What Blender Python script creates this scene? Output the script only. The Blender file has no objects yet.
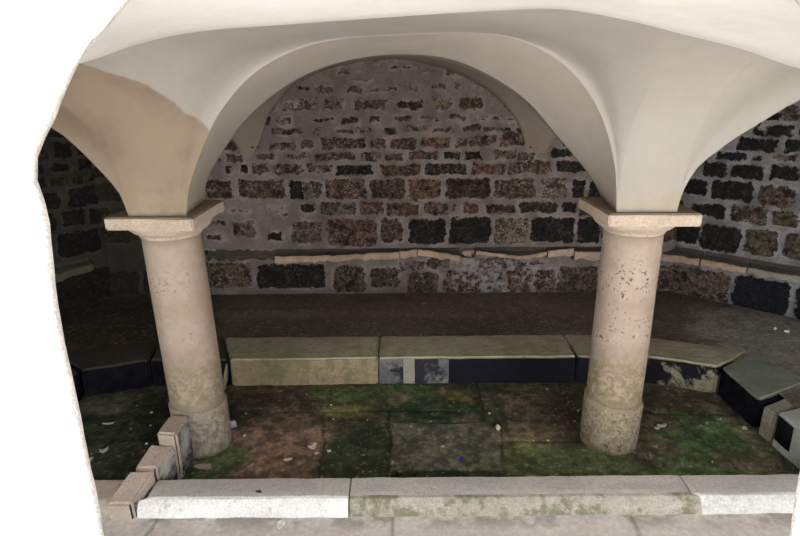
import bpy, bmesh, math, random
import numpy as np
from mathutils import Vector, Matrix
random.seed(7)
SC = bpy.context.scene
COL = SC.collection
RNG = np.random.RandomState(3)
TAB = RNG.rand(256, 256)

# ---------------------------------------------------------------- noise
def vnoise(x, y):
    x = np.asarray(x, float); y = np.asarray(y, float)
    xi = np.floor(x).astype(int); yi = np.floor(y).astype(int)
    fx = x - xi; fy = y - yi
    fx = fx*fx*(3-2*fx); fy = fy*fy*(3-2*fy)
    a = TAB[xi % 256, yi % 256]; b = TAB[(xi+1) % 256, yi % 256]
    c = TAB[xi % 256, (yi+1) % 256]; d = TAB[(xi+1) % 256, (yi+1) % 256]
    return (a*(1-fx)+b*fx)*(1-fy) + (c*(1-fx)+d*fx)*fy
def fbm(x, y, s=1.0, o=4, seed=0):
    r = 0; amp = 1; tot = 0
    for i in range(o):
        r = r + amp*vnoise(np.asarray(x)*s+17.3*i+seed*31.7, np.asarray(y)*s+9.1*i+seed*12.9)
        tot += amp; amp *= .55; s *= 2.03
    return r/tot
def sstep(a, b, x):
    t = np.clip((x-a)/(b-a), 0, 1); return t*t*(3-2*t)

# ---------------------------------------------------------------- tagging
def link(o, parent=None):
    COL.objects.link(o)
    if parent: o.parent = parent
    return o
def tag(o, label=None, cat=None, group=None, kind=None):
    if label: o['label'] = label
    if cat: o['category'] = cat
    if group: o['group'] = group
    if kind: o['kind'] = kind
    return o
def empty(name, loc, rz=0):
    o = bpy.data.objects.new(name, None); o.location = loc; o.rotation_euler = (0, 0, rz)
    o.empty_display_size = .1
    return link(o)
def mesh_obj(name, verts, faces, mat, parent=None, smooth=True, attrs=None, loc=(0, 0, 0)):
    me = bpy.data.meshes.new(name)
    me.from_pydata([tuple(v) for v in verts], [], [tuple(f) for f in faces])
    me.update()
    mats = mat if isinstance(mat, (list, tuple)) else [mat]
    for m in mats: me.materials.append(m)
    if smooth: me.polygons.foreach_set('use_smooth', [True]*len(me.polygons))
    if attrs:
        for k, v in attrs.items():
            v = np.asarray(v, np.float32)
            if v.ndim == 1:
                a = me.attributes.new(k, 'FLOAT', 'POINT'); a.data.foreach_set('value', v)
            else:
                a = me.attributes.new(k, 'FLOAT_COLOR', 'POINT')
                if v.shape[1] == 3: v = np.hstack([v, np.ones((len(v), 1), np.float32)])
                a.data.foreach_set('color', v.ravel())
    o = bpy.data.objects.new(name, me); o.location = loc
    return link(o, parent)
def bm_obj(name, bm, mat, parent=None, smooth=False, loc=(0, 0, 0)):
    me = bpy.data.meshes.new(name)
    bmesh.ops.recalc_face_normals(bm, faces=bm.faces)
    bm.to_mesh(me); bm.free()
    mats = mat if isinstance(mat, (list, tuple)) else [mat]
    for m in mats: me.materials.append(m)
    if smooth: me.polygons.foreach_set('use_smooth', [True]*len(me.polygons))
    o = bpy.data.objects.new(name, me); o.location = loc
    return link(o, parent)
def grid_faces(nu, nv, flip=False):
    f = []
    for i in range(nu-1):
        for j in range(nv-1):
            a = i*nv+j; q = (a, a+nv, a+nv+1, a+1)
            f.append(q[::-1] if flip else q)
    return f
def catmull(pts, n=8):
    pts = [np.array(p, float) for p in pts]; out = []
    for i in range(len(pts)-1):
        p0 = pts[max(i-1, 0)]; p1 = pts[i]; p2 = pts[i+1]; p3 = pts[min(i+2, len(pts)-1)]
        for k in range(n):
            t = k/n
            out.append(.5*((2*p1)+(-p0+p2)*t+(2*p0-5*p1+4*p2-p3)*t*t+(-p0+3*p1-3*p2+p3)*t**3))
    out.append(pts[-1]); return np.array(out)
def resample(poly, n):
    d = np.r_[0, np.cumsum(np.linalg.norm(np.diff(poly, axis=0), axis=1))]
    t = np.linspace(0, d[-1], n)
    return np.stack([np.interp(t, d, poly[:, k]) for k in range(poly.shape[1])], 1)

# ---------------------------------------------------------------- materials
class NT:
    def __init__(s, name):
        s.m = bpy.data.materials.new(name); s.m.use_nodes = True
        s.t = s.m.node_tree; s.n = s.t.nodes; s.l = s.t.links
        s.b = s.n['Principled BSDF']
        s.b.inputs['Specular IOR Level'].default_value = .25
    def new(s, t, **kw):
        n = s.n.new(t)
        for k, v in kw.items(): setattr(n, k, v)
        return n
    def sv(s, sock, v):
        if isinstance(v, bpy.types.NodeSocket): s.l.new(v, sock)
        else: sock.default_value = v
    def coord(s, which='Object'):
        return s.new('ShaderNodeTexCoord').outputs[which]
    def noise(s, scale, detail=4, rough=.55, vec=None, out='Fac', dist=0):
        n = s.new('ShaderNodeTexNoise'); n.inputs['Scale'].default_value = scale
        n.inputs['Detail'].default_value = detail; n.inputs['Roughness'].default_value = rough
        n.inputs['Distortion'].default_value = dist
        s.l.new(vec or s.coord(), n.inputs['Vector']); return n.outputs[out]
    def vor(s, scale, vec=None, feature='F1'):
        n = s.new('ShaderNodeTexVoronoi', feature=feature); n.inputs['Scale'].default_value = scale
        s.l.new(vec or s.coord(), n.inputs['Vector']); return n.outputs['Distance']
    def math(s, op, a, b=0, c=None, clamp=False):
        n = s.new('ShaderNodeMath', operation=op); n.use_clamp = clamp
        s.sv(n.inputs[0], a); s.sv(n.inputs[1], b)
        if c is not None: s.sv(n.inputs[2], c)
        return n.outputs[0]
    def ss(s, x, a, b):
        n = s.new('ShaderNodeMapRange', interpolation_type='SMOOTHSTEP')
        s.sv(n.inputs[0], x); n.inputs[1].default_value = a; n.inputs[2].default_value = b
        return n.outputs[0]
    def mix(s, f, a, b, mode='MIX'):
        n = s.new('ShaderNodeMix', data_type='RGBA', blend_type=mode)
        s.sv(n.inputs[0], f)
        for k, v in ((6, a), (7, b)):
            if isinstance(v, tuple) and len(v) == 3: v = (*v, 1)
            s.sv(n.inputs[k], v)
        return n.outputs[2]
    def attr(s, name, out='Color'):
        n = s.new('ShaderNodeAttribute'); n.attribute_name = name; return n.outputs[out]
    def sep(s, vec):
        n = s.new('ShaderNodeSeparateXYZ'); s.l.new(vec, n.inputs[0]); return n.outputs
    def color(s, c):
        if isinstance(c, tuple) and len(c) == 3: c = (*c, 1)
        s.sv(s.b.inputs['Base Color'], c)
    def rough(s, r): s.sv(s.b.inputs['Roughness'], r)
    def bump(s, h, strength=.4, dist=.01):
        n = s.new('ShaderNodeBump'); n.inputs['Strength'].default_value = strength
        n.inputs['Distance'].default_value = dist
        s.l.new(h, n.inputs['Height']); s.l.new(n.outputs[0], s.b.inputs['Normal'])

def m_masonry(name, mortar, mortar2, speckcol):
    """stones and mortar; the stone outline distance, colour and lichen amount are mesh attributes"""
    t = NT(name); sd = t.attr('sd', 'Fac'); col = t.attr('stone'); sp = t.attr('speck', 'Fac'); wash = t.attr('wash', 'Fac')
    n1 = t.noise(26, 5, .7); n2 = t.noise(75, 4, .7); n3 = t.noise(7, 4)
    d = t.math('ADD', sd, t.math('MULTIPLY', t.math('SUBTRACT', n1, .5), .072))
    d = t.math('ADD', d, t.math('MULTIPLY', t.math('SUBTRACT', n2, .5), .02))
    d = t.math('ADD', d, t.math('MULTIPLY', t.math('SUBTRACT', wash, 0), .03))
    inside = t.ss(d, .004, -.006)
    var = t.ss(n1, .3, .7)
    sc = t.mix(var, t.mix(.65, col, (.006, .005, .005)), t.mix(1.0, col, (1.9, 1.75, 1.65), 'MULTIPLY'))
    crack = t.ss(t.noise(38, 5, .8, dist=1.2), .53, .42)
    sc = t.mix(t.math('MULTIPLY', crack, .75), sc, (.006, .005, .005))
    sc = t.mix(t.math('MULTIPLY', t.ss(t.noise(10, 4, .65, dist=.5), .52, .60), .8), sc, (.010, .009, .008))
    flake = t.ss(t.noise(58, 4, .75, dist=.6), .52, .6)
    flake2 = t.ss(t.noise(13, 4, .6), .42, .58)
    sc = t.mix(t.math('MULTIPLY', t.math('MULTIPLY', flake, flake2), sp), sc, speckcol)
    mc = t.mix(t.ss(n3, .35, .68), mortar, mortar2)
    mc = t.mix(t.math('MULTIPLY', t.ss(n2, .6, .42), .35), mc, tuple(c*.45 for c in mortar))
    mc = t.mix(t.math('MULTIPLY', t.ss(t.noise(45, 5, .8), .62, .7), .5), mc, tuple(min(1, c*1.7) for c in mortar2))
    rim = t.math('MULTIPLY', t.ss(d, .030, .004), t.ss(n3, .38, .6))
    mc = t.mix(t.math('MULTIPLY', rim, .35), mc, tuple(min(1, c*1.75) for c in mortar2))
    grime_shade_col = t.attr('grime_shade')
    c = t.mix(inside, mc, sc)
    c = t.mix(t.attr('grime_shade_f', 'Fac'), c, grime_shade_col)
    t.color(c); t.rough(.9)
    h = t.math('ADD', t.math('MULTIPLY', n2, .5), t.math('MULTIPLY', inside, t.math('ADD', t.math('MULTIPLY', n1, 1.0), -.25)))
    t.bump(h, .8, .012); return t.m
def m_plaster(name, base, stain, tan=None):
    t = NT(name); co = t.coord()
    n1 = t.noise(2.2, 5, .6); n2 = t.noise(9, 5, .65); n3 = t.noise(60, 3)
    c = t.mix(t.ss(n1, .38, .66), base, tuple(x*.9 for x in base))
    c = t.mix(t.math('MULTIPLY', t.ss(n2, .5, .72), .35), c, stain)
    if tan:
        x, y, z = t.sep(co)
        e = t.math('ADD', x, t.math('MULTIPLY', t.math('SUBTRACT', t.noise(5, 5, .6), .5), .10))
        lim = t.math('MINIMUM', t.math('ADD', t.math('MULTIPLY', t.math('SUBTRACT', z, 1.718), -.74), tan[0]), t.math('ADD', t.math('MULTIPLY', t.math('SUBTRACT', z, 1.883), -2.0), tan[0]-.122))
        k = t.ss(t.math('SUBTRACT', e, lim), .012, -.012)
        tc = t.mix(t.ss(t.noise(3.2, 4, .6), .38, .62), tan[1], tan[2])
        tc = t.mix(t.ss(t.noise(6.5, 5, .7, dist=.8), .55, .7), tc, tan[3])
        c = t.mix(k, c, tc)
    # yellowish damp close to the springing
    x, y, z = t.sep(co)
    low = t.math('MULTIPLY', t.ss(z, 1.62, 1.32), t.ss(n2, .3, .7))
    c = t.mix(t.math('MULTIPLY', low, .7), c, (base[0]*.98, base[1]*.86, base[2]*.66))
    c = t.mix(t.ss(n3, .72, .8), c, tuple(x*.6 for x in base))
    t.color(c); t.rough(.85); t.bump(t.math('ADD', n2, t.math('MULTIPLY', n3, .25)), .25, .012); return t.m
def m_column(name, dark, bcol=((.15, .125, .08), (.34, .31, .26)), mossamt=.75):
    t = NT(name); co = t.coord(); x, y, z = t.sep(co)
    n1 = t.noise(5, 5, .6); n2 = t.noise(28, 5, .7); n3 = t.noise(90, 3, .6)
    c = t.mix(t.ss(n1, .35, .65), (.34, .265, .21), (.415, .34, .285))
    c = t.mix(t.math('MULTIPLY', t.ss(n2, .5, .7), .35), c, (.27, .20, .15))
    moss = t.math('MULTIPLY', t.math('MULTIPLY', t.ss(z, .66, .42), t.ss(z, .18, .34)), t.ss(n2, .32, .6))
    c = t.mix(t.math('MULTIPLY', moss, mossamt), c, (.19, .16, .075))
    base = t.ss(z, .34, .2)
    c = t.mix(t.math('MULTIPLY', base, .75), c, t.mix(t.ss(n2, .4, .62), *bcol))
    pit = t.math('MULTIPLY', t.ss(t.noise(62, 4, .6), .57, .63), dark)
    band = t.math('MULTIPLY', t.ss(z, 1.15, .95), t.ss(z, .5, .65))
    c = t.mix(t.math('MULTIPLY', pit, t.math('ADD', t.math('MULTIPLY', band, t.ss(n1, .42, .6)), base, clamp=True)), c, (.07, .045, .03))
    white = t.math('MULTIPLY', t.ss(n3, .6, .68), t.ss(t.noise(8, 3), .5, .62))
    c = t.mix(t.math('MULTIPLY', white, .55), c, (.52, .49, .43))
    t.color(c); t.rough(.8); t.bump(t.math('ADD', n2, t.math('MULTIPLY', n3, .4)), .35, .006); return t.m
def m_stone(name, a, b, spots, spotamt=.5, moss=None, mossamt=.5, rough=.8, scale=1.0, bumpd=.006):
    t = NT(name); n1 = t.noise(5*scale, 5, .6); n2 = t.noise(34*scale, 5, .7); n3 = t.noise(110*scale, 3)
    c = t.mix(t.ss(n1, .35, .65), a, b)
    c = t.mix(t.math('MULTIPLY', t.ss(n2, .55, .68), spotamt), c, spots)
    if moss: c = t.mix(t.math('MULTIPLY', t.ss(t.noise(9*scale, 5, .7), .45, .62), mossamt), c, moss)
    c = t.mix(t.math('MULTIPLY', t.ss(n3, .6, .4), .3), c, tuple(x*.45 for x in a))
    t.color(c); t.rough(rough); t.bump(t.math('ADD', n2, t.math('MULTIPLY', n3, .5)), .5, bumpd); return t.m
def m_kerbface(name, a, b, dark, hole):
    """kerb stone whose front has black damp blotches"""
    t = NT(name); n1 = t.noise(6, 5, .65); n2 = t.noise(30, 5, .7); n3 = t.noise(3.0, 5, .7, dist=.4)
    c = t.mix(t.ss(n1, .35, .65), a, b)
    c = t.mix(t.math('MULTIPLY', t.ss(n2, .5, .64), .5), c, tuple(x*.4 for x in a))
    c = t.mix(t.ss(n3, hole+.04, hole-.04), c, dark)
    t.color(c); t.rough(.6); t.bump(n2, .5, .01); t.b.inputs['Specular IOR Level'].default_value = .05; return t.m
def m_floorcol(name, rough=.75, amt=.35, bumpd=.008):
    t = NT(name); c = t.attr('col'); n2 = t.noise(38, 6, .75); n3 = t.noise(120, 4, .7)
    c = t.mix(t.ss(n2, .66, .40), c, t.mix(min(.6, amt*1.6), c, (.008, .008, .006)))
    c = t.mix(t.math('MULTIPLY', t.ss(n3, .6, .72), amt), c, t.mix(.35, c, (.5, .45, .36)))
    g = t.attr('col', 'Alpha')
    t.color(c); t.rough(rough); t.bump(t.math('ADD', n2, t.math('MULTIPLY', n3, .5)), .7, bumpd); return t.m
def m_plain(name, c, rough=.6, var=.3, scale=40):
    t = NT(name); t.color(t.mix(t.ss(t.noise(scale, 4), .35, .65), c, tuple(x*(1-var) for x in c)))
    t.rough(rough); return t.m

M = {}
M['wall'] = m_masonry('rubble_masonry', (.185, .152, .138), (.255, .215, .198), (.36, .30, .255))
M['wallR'] = m_masonry('rubble_masonry_damp', (.165, .162, .160), (.255, .25, .258), (.22, .22, .18))
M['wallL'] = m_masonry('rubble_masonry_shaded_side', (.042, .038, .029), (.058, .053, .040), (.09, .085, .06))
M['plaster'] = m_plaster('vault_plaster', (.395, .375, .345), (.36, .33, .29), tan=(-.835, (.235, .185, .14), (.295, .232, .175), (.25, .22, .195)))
M['plaster_arch'] = m_plaster('arch_plaster', (.40, .365, .325), (.34, .30, .26))
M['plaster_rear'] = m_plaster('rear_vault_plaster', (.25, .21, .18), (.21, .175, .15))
M['soffit'] = m_plaster('doorway_vault_plaster', (.66, .655, .64), (.62, .60, .56))
M['roughwhite'] = m_stone('rough_limewashed_stone', (.93, .92, .91), (.88, .85, .83), (.66, .58, .54), .5, scale=2.2, bumpd=.02)
M['colL'] = m_column('column_stone', .45); M['colR'] = m_column('speckled_column_stone', 1.0, ((.12, .10, .055), (.27, .235, .15)), .9)
M['cap'] = m_stone('capital_limestone', (.56, .475, .385), (.47, .385, .305), (.28, .20, .14), .5)
M['captop'] = m_stone('capital_top_dust', (.22, .16, .11), (.26, .20, .15), (.20, .15, .10), .5)
M['kerb_front'] = m_stone('front_kerb_stone', (.47, .45, .43), (.55, .51, .47), (.36, .33, .30), .5)
M['kerb_white'] = m_stone('lit_white_kerb_edge', (.84, .84, .83), (.74, .73, .71), (.42, .40, .36), .6)  # strip of light along the kerb edge, put into the colour as white
M['kerb_pale'] = m_stone('pale_kerb_edge', (.56, .56, .53), (.66, .65, .63), (.34, .34, .28), .5, (.30, .33, .2), .4)
M['kerb_mossy'] = m_stone('mossy_kerb_edge', (.33, .30, .24), (.42, .38, .33), (.55, .52, .47), .5, (.13, .14, .065), .85)
M['divtop'] = m_stone('divider_top_stone', (.46, .37, .31), (.52, .43, .37), (.36, .29, .24), .4)
M['divside'] = m_kerbface('divider_side_stone', (.22, .21, .19), (.50, .49, .46), (.045, .045, .055), .5)
M['divfront'] = m_stone('divider_front_stone', (.40, .33, .26), (.46, .40, .34), (.24, .22, .17), .5)
M['ktop'] = m_stone('basin_kerb_top', (.38, .35, .24), (.48, .44, .32), (.13, .13, .08), .7, (.22, .26, .12), .55)
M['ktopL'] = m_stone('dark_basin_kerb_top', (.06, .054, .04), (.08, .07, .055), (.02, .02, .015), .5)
M['kyellow'] = m_stone('yellow_kerb_face', (.30, .245, .14), (.36, .27, .18), (.10, .09, .04), .7, (.15, .16, .06), .7)
M['kblack'] = m_kerbface('black_damp_kerb_face', (.10, .10, .10), (.17, .17, .16), (.013, .012, .018), .76)
M['kpatch'] = m_kerbface('patchy_kerb_face', (.20, .18, .13), (.27, .24, .17), (.012, .011, .014), .50)
M['kgrey'] = m_kerbface('grey_kerb_face', (.20, .20, .19), (.11, .112, .118), (.03, .03, .038), .45)
M['knavy'] = m_plain('navy_black_kerb_face', (.013, .012, .018), .9, .5, 12)
M['knavy'].node_tree.nodes['Principled BSDF'].inputs['Specular IOR Level'].default_value = .05
M['kright'] = m_stone('pale_kerb_block', (.20, .22, .17), (.27, .29, .25), (.12, .13, .10), .4, (.13, .18, .10), .5)
M['kpale'] = m_stone('pale_grey_block', (.36, .38, .36), (.44, .46, .45), (.22, .23, .2), .4)
M['kmortar'] = m_stone('kerb_mortar', (.27, .25, .19), (.36, .34, .29), (.14, .13, .1), .5)
M['basin'] = m_floorcol('basin_floor_surface', .6, .25, .005)
M['walk'] = m_floorcol('walkway_earth', .9, .28)
M['pave'] = m_floorcol('pavement_surface', .85, .13, .004)
M['ledge'] = m_stone('ledge_nose_stone', (.62, .45, .32), (.45, .34, .25), (.15, .12, .09), .8, scale=1.6)
M['ledgeL'] = m_stone('green_stained_ledge', (.15, .14, .085), (.10, .095, .06), (.05, .05, .03), .6)
M['ledgetop'] = m_stone('ledge_top_grime', (.075, .065, .055), (.10, .085, .075), (.03, .03, .02), .5)
M['paper'] = m_plain('white_paper', (.75, .72, .76), .6); M['shard'] = m_plain('pink_slate', (.42, .33, .31), .7)
M['leafpale'] = m_plain('pale_dry_leaf', (.72, .68, .6), .7); M['white'] = m_plain('white_chip', (.85, .84, .8), .7)
M['blue'] = m_plain('blue_plastic', (.02, .05, .75), .35, .1); M['red'] = m_plain('red_plastic', (.75, .05, .05), .4, .1)
M['wood'] = m_plain('dead_wood', (.30, .24, .16), .8); M['pebble'] = m_plain('grey_pebble', (.40, .36, .31), .8)
M['twig'] = m_plain('dry_twig', (.33, .24, .17), .8)
M['grass'] = m_plain('outside_gravel', (.62, .59, .54), .9)

# ---------------------------------------------------------------- masonry walls
BACK=[(-1.572, 0.985, -1.354, 1.131, 'o'), (-1.305, 0.99, -0.934, 1.136, 'b'), (-0.895, 0.979, -0.782, 1.125, 'k'), (-0.782, 0.978, -0.636, 1.124, 'g'), (-0.604, 0.976, -0.281, 1.138, 's'), (-0.241, 0.973, 0.042, 1.135, 'b'), (0.074, 0.97, 0.332, 1.133, 'r'), (0.372, 0.976, 0.735, 1.138, 'd'), (0.76, 0.972, 1.09, 1.135, 's'), (1.139, 0.97, 1.341, 1.132, 'g'), (1.389, 0.968, 1.494, 1.123, 'k'), (1.527, 0.967, 1.616, 1.113, 'k'), (-1.148, 0.89, -0.936, 0.932, 'k'), (-1.063, 0.831, -0.867, 0.881, 'b'), (-0.815, 0.854, -0.693, 0.946, 'k'), (-0.652, 0.852, -0.367, 0.944, 'f'), (-0.334, 0.85, -0.13, 0.949, 'r'), (-0.098, 0.839, 0.155, 0.939, 'b'), (0.196, 0.846, 0.391, 0.937, 's'), (0.424, 0.869, 0.448, 0.936, 'b'), (0.522, 0.851, 0.636, 0.934, 'r'), (0.701, 0.849, 0.938, 0.924, 'd'), (0.978, 0.847, 1.271, 0.938, 'd'), (1.32, 0.853, 1.434, 0.936, 'k'), (-1.59, 0.861, -1.435, 0.927, 'f'), (-1.403, 0.859, -1.208, 0.909, 'f'), (-1.585, 0.743, -1.413, 0.827, 'f'), (-1.401, 0.639, -1.171, 0.825, 'f'), (-1.614, 0.624, -1.441, 0.71, 'f'), (-1.118, 0.62, -0.961, 0.722, 'k'), (-0.901, 0.609, -0.645, 0.804, 'g'), (-0.596, 0.58, -0.2, 0.818, 'r'), (-0.166, 0.612, 0.015, 0.815, 'o'), (0.073, 0.601, 0.37, 0.804, 'k'), (0.403, 0.589, 0.741, 0.818, 'k'), (0.774, 0.595, 1.046, 0.807, 'g'), (1.07, 0.6, 1.433, 0.812, 'k'), (1.459, 0.589, 1.648, 0.801, 'k'), (-1.67, 0.504, -1.528, 0.573, 'k'), (-1.506, 0.458, -1.298, 0.554, 'f'), (-1.262, 0.491, -1.045, 0.569, 'b'), (-1.667, 0.228, -1.262, 0.441, 'o'), (-1.204, 0.214, -0.638, 0.428, 'k'), (-0.563, 0.174, -0.301, 0.406, 'o'), (-0.25, 0.216, -0.005, 0.386, 'o'), (-0.004, 0.366, 0.206, 0.437, 'g'), (0.223, 0.382, 0.416, 0.47, 'b'), (0.667, 0.377, 1.045, 0.474, 'g'), (1.086, 0.41, 1.212, 0.463, 'f'), (0.063, 0.15, 0.317, 0.348, 'o'), (0.359, 0.165, 0.673, 0.362, 's'), (0.681, 0.181, 0.868, 0.343, 'w'), (0.901, 0.161, 1.113, 0.376, 's'), (1.139, 0.159, 1.317, 0.356, 's'), (1.333, 0.157, 1.663, 0.389, 'o'), (1.689, 0.154, 2.027, 0.386, 'o'), (-1.387, 1.186, -1.339, 1.25, 'k'), (-1.275, 1.193, -1.227, 1.257, 'k'), (-1.178, 1.192, -1.035, 1.263, 's'), (-0.995, 1.182, -0.78, 1.262, 's'), (-0.747, 1.196, -0.54, 1.26, 't'), (-0.501, 1.17, -0.213, 1.249, 'k'), (-0.157, 1.167, 0.162, 1.246, 'b'), (0.202, 1.172, 0.53, 1.259, 'd'), (0.57, 1.169, 0.833, 1.256, 'r'), (0.864, 1.174, 1.216, 1.269, 's'), (1.255, 1.179, 1.519, 1.266, 'k'), (-1.123, 1.295, -0.996, 1.342, 'f'), (-0.916, 1.301, -0.71, 1.348, 't'), (-0.671, 1.29, -0.354, 1.345, 'b'), (-0.306, 1.28, -0.155, 1.343, 't'), (-0.124, 1.286, 0.027, 1.341, 'b'), (0.067, 1.292, 0.305, 1.355, 'r'), (0.344, 1.29, 0.479, 1.345, 'd'), (0.511, 1.281, 0.654, 1.352, 'k'), (0.749, 1.295, 0.931, 1.357, 'g'), (1.192, 1.299, 1.366, 1.369, 'k'), (1.406, 1.305, 1.493, 1.368, 'b'), (-1.022, 1.372, -0.817, 1.426, 'f'), (-0.769, 1.378, -0.69, 1.44, 's'), (-0.618, 1.376, -0.264, 1.461, 's'), (-0.224, 1.374, -0.106, 1.451, 'b'), (-0.067, 1.372, 0.13, 1.449, 'b'), (0.17, 1.385, 0.406, 1.463, 'r'), (0.446, 1.384, 0.532, 1.453, 's'), (0.555, 1.398, 0.76, 1.467, 'r'), (0.799, 1.388, 0.988, 1.496, 's'), (1.289, 1.384, 1.423, 1.446, 'b'), (-0.997, 1.495, -0.747, 1.541, 'f'), (-0.669, 1.486, -0.622, 1.539, 'w'), (-0.504, 1.5, -0.371, 1.53, 'b'), (-0.347, 1.498, -0.191, 1.544, 't'), (-0.128, 1.489, -0.011, 1.542, 'b'), (0.044, 1.502, 0.232, 1.548, 't'), (0.256, 1.501, 0.396, 1.539, 'b'), (0.49, 1.507, 0.647, 1.552, 'b'), (0.671, 1.497, 0.866, 1.535, 'f'), (-0.96, 1.572, -0.828, 1.633, 't'), (-0.68, 1.585, -0.508, 1.615, 'd'), (-0.462, 1.568, -0.306, 1.636, 'd'), (-0.243, 1.574, -0.142, 1.634, 'g'), (-0.049, 1.58, 0.107, 1.64, 'b'), (0.161, 1.593, 0.317, 1.631, 'g'), (0.372, 1.584, 0.527, 1.637, 'f'), (0.613, 1.582, 0.807, 1.634, 'w'), (0.831, 1.58, 0.925, 1.61, 'g'), (-0.905, 1.662, -0.627, 1.773, 'w'), (-0.588, 1.674, -0.418, 1.764, 'f'), (-0.357, 1.665, -0.086, 1.762, 'b'), (-0.032, 1.67, 0.2, 1.752, 'd'), (0.254, 1.66, 0.424, 1.772, 't'), (0.455, 1.666, 0.663, 1.77, 'o'), (0.702, 1.679, 0.748, 1.754, 't'), (-0.782, 1.81, -0.682, 1.861, 'd'), (-0.652, 1.787, -0.506, 1.868, 'g'), (-0.414, 1.792, -0.276, 1.858, 'f'), (-0.223, 1.791, -0.108, 1.835, 't'), (-0.1, 1.805, -0.008, 1.856, 'b'), (0.069, 1.803, 0.161, 1.855, 'f'), (0.238, 1.809, 0.376, 1.868, 'f'), (0.391, 1.815, 0.506, 1.874, 't'), (0.559, 1.829, 0.621, 1.858, 't'), (-0.602, 1.889, -0.526, 1.926, 'g'), (-0.351, 1.88, -0.206, 1.909, 't'), (-0.333, 1.952, -0.273, 1.974, 'g'), (-0.082, 1.964, 0.145, 2.007, 'd'), (0.184, 1.926, 0.313, 1.955, 'f'), (0.428, 1.895, 0.504, 1.917, 'g')]
RIGHT=[(0.605, 1.589, 0.696, 1.704, 'g'), (0.416, 1.487, 0.487, 1.537, 'k'), (0.501, 1.482, 0.687, 1.551, 'k'), (0.33, 1.373, 0.597, 1.466, 'k'), (0.649, 1.383, 0.733, 1.466, 'k'), (0.203, 1.293, 0.403, 1.353, 'k'), (0.445, 1.308, 0.51, 1.344, 'k'), (0.575, 1.316, 0.735, 1.358, 'g'), (0.109, 1.161, 0.288, 1.268, 'k'), (0.333, 1.164, 0.54, 1.267, 'k'), (0.58, 1.182, 0.765, 1.281, 'k'), (-0.023, 0.996, 0.173, 1.123, 'k'), (0.206, 0.985, 0.49, 1.137, 'k'), (0.529, 0.981, 0.763, 1.133, 's'), (0.079, 0.836, 0.328, 0.939, 'k'), (0.368, 0.835, 0.616, 0.963, 's'), (0.646, 0.851, 0.82, 0.96, 'o'), (-0.084, 0.601, 0.165, 0.75, 'k'), (0.178, 0.581, 0.464, 0.787, 'k'), (0.497, 0.597, 0.707, 0.794, 'o'), (0.749, 0.62, 0.914, 0.804, 'o'), (-0.076, 0.115, 0.444, 0.403, 'o'), (0.471, 0.152, 0.861, 0.427, 'n'), (0.895, 0.173, 1.103, 0.45, 'n'), (0.351, 1.564, 0.469, 1.606, 'k'), (0.502, 1.598, 0.59, 1.653, 'k')]

SCOL = {'k': (.013, .012, .011, .2), 'd': (.036, .026, .021, .5), 'b': (.092, .060, .044, .6), 'r': (.13, .074, .056, .6),
        'g': (.125, .098, .080, .8), 's': (.095, .062, .048, .9), 't': (.19, .150, .112, .7), 'o': (.082, .066, .045, .5),
        'f': (.13, .102, .088, .3), 'w': (.24, .215, .195, 1.0), 'n': (.008, .009, .016, .1)}
def fill_rows(stones, u0, u1, ztop, rows=None, tones='kkdbo', skip=None, seed=1, big=1.0):
    """carry the traced courses on into the stretches the photograph hides"""
    rnd = random.Random(seed); out = list(stones)
    rows = rows or [(.17, .38), (.60, .79), (.82, .945), (.97, 1.13), (1.165, 1.25), (1.28, 1.34), (1.37, 1.46), (1.49, 1.54), (1.57, 1.64), (1.67, 1.78), (1.81, 1.88), (1.91, 1.99), (2.02, 2.08), (2.11, 2.2)]
    for a, b in rows:
        if a > ztop: break
        u = u0
        while u < u1:
            w = (b-a)*rnd.uniform(1.1, 2.3)*big
            q = (u, a+rnd.uniform(-.008, .01), min(u+w, u1), b+rnd.uniform(-.012, .008), rnd.choice(tones))
            if not any(q[0] < s[2]+.015 and q[2] > s[0]-.015 and q[1] < s[3]-.01 and q[3] > s[1]+.01 for s in stones):
                out.append(q); u += w+rnd.uniform(.03, .06)
            else: u += .04
    return out
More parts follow.
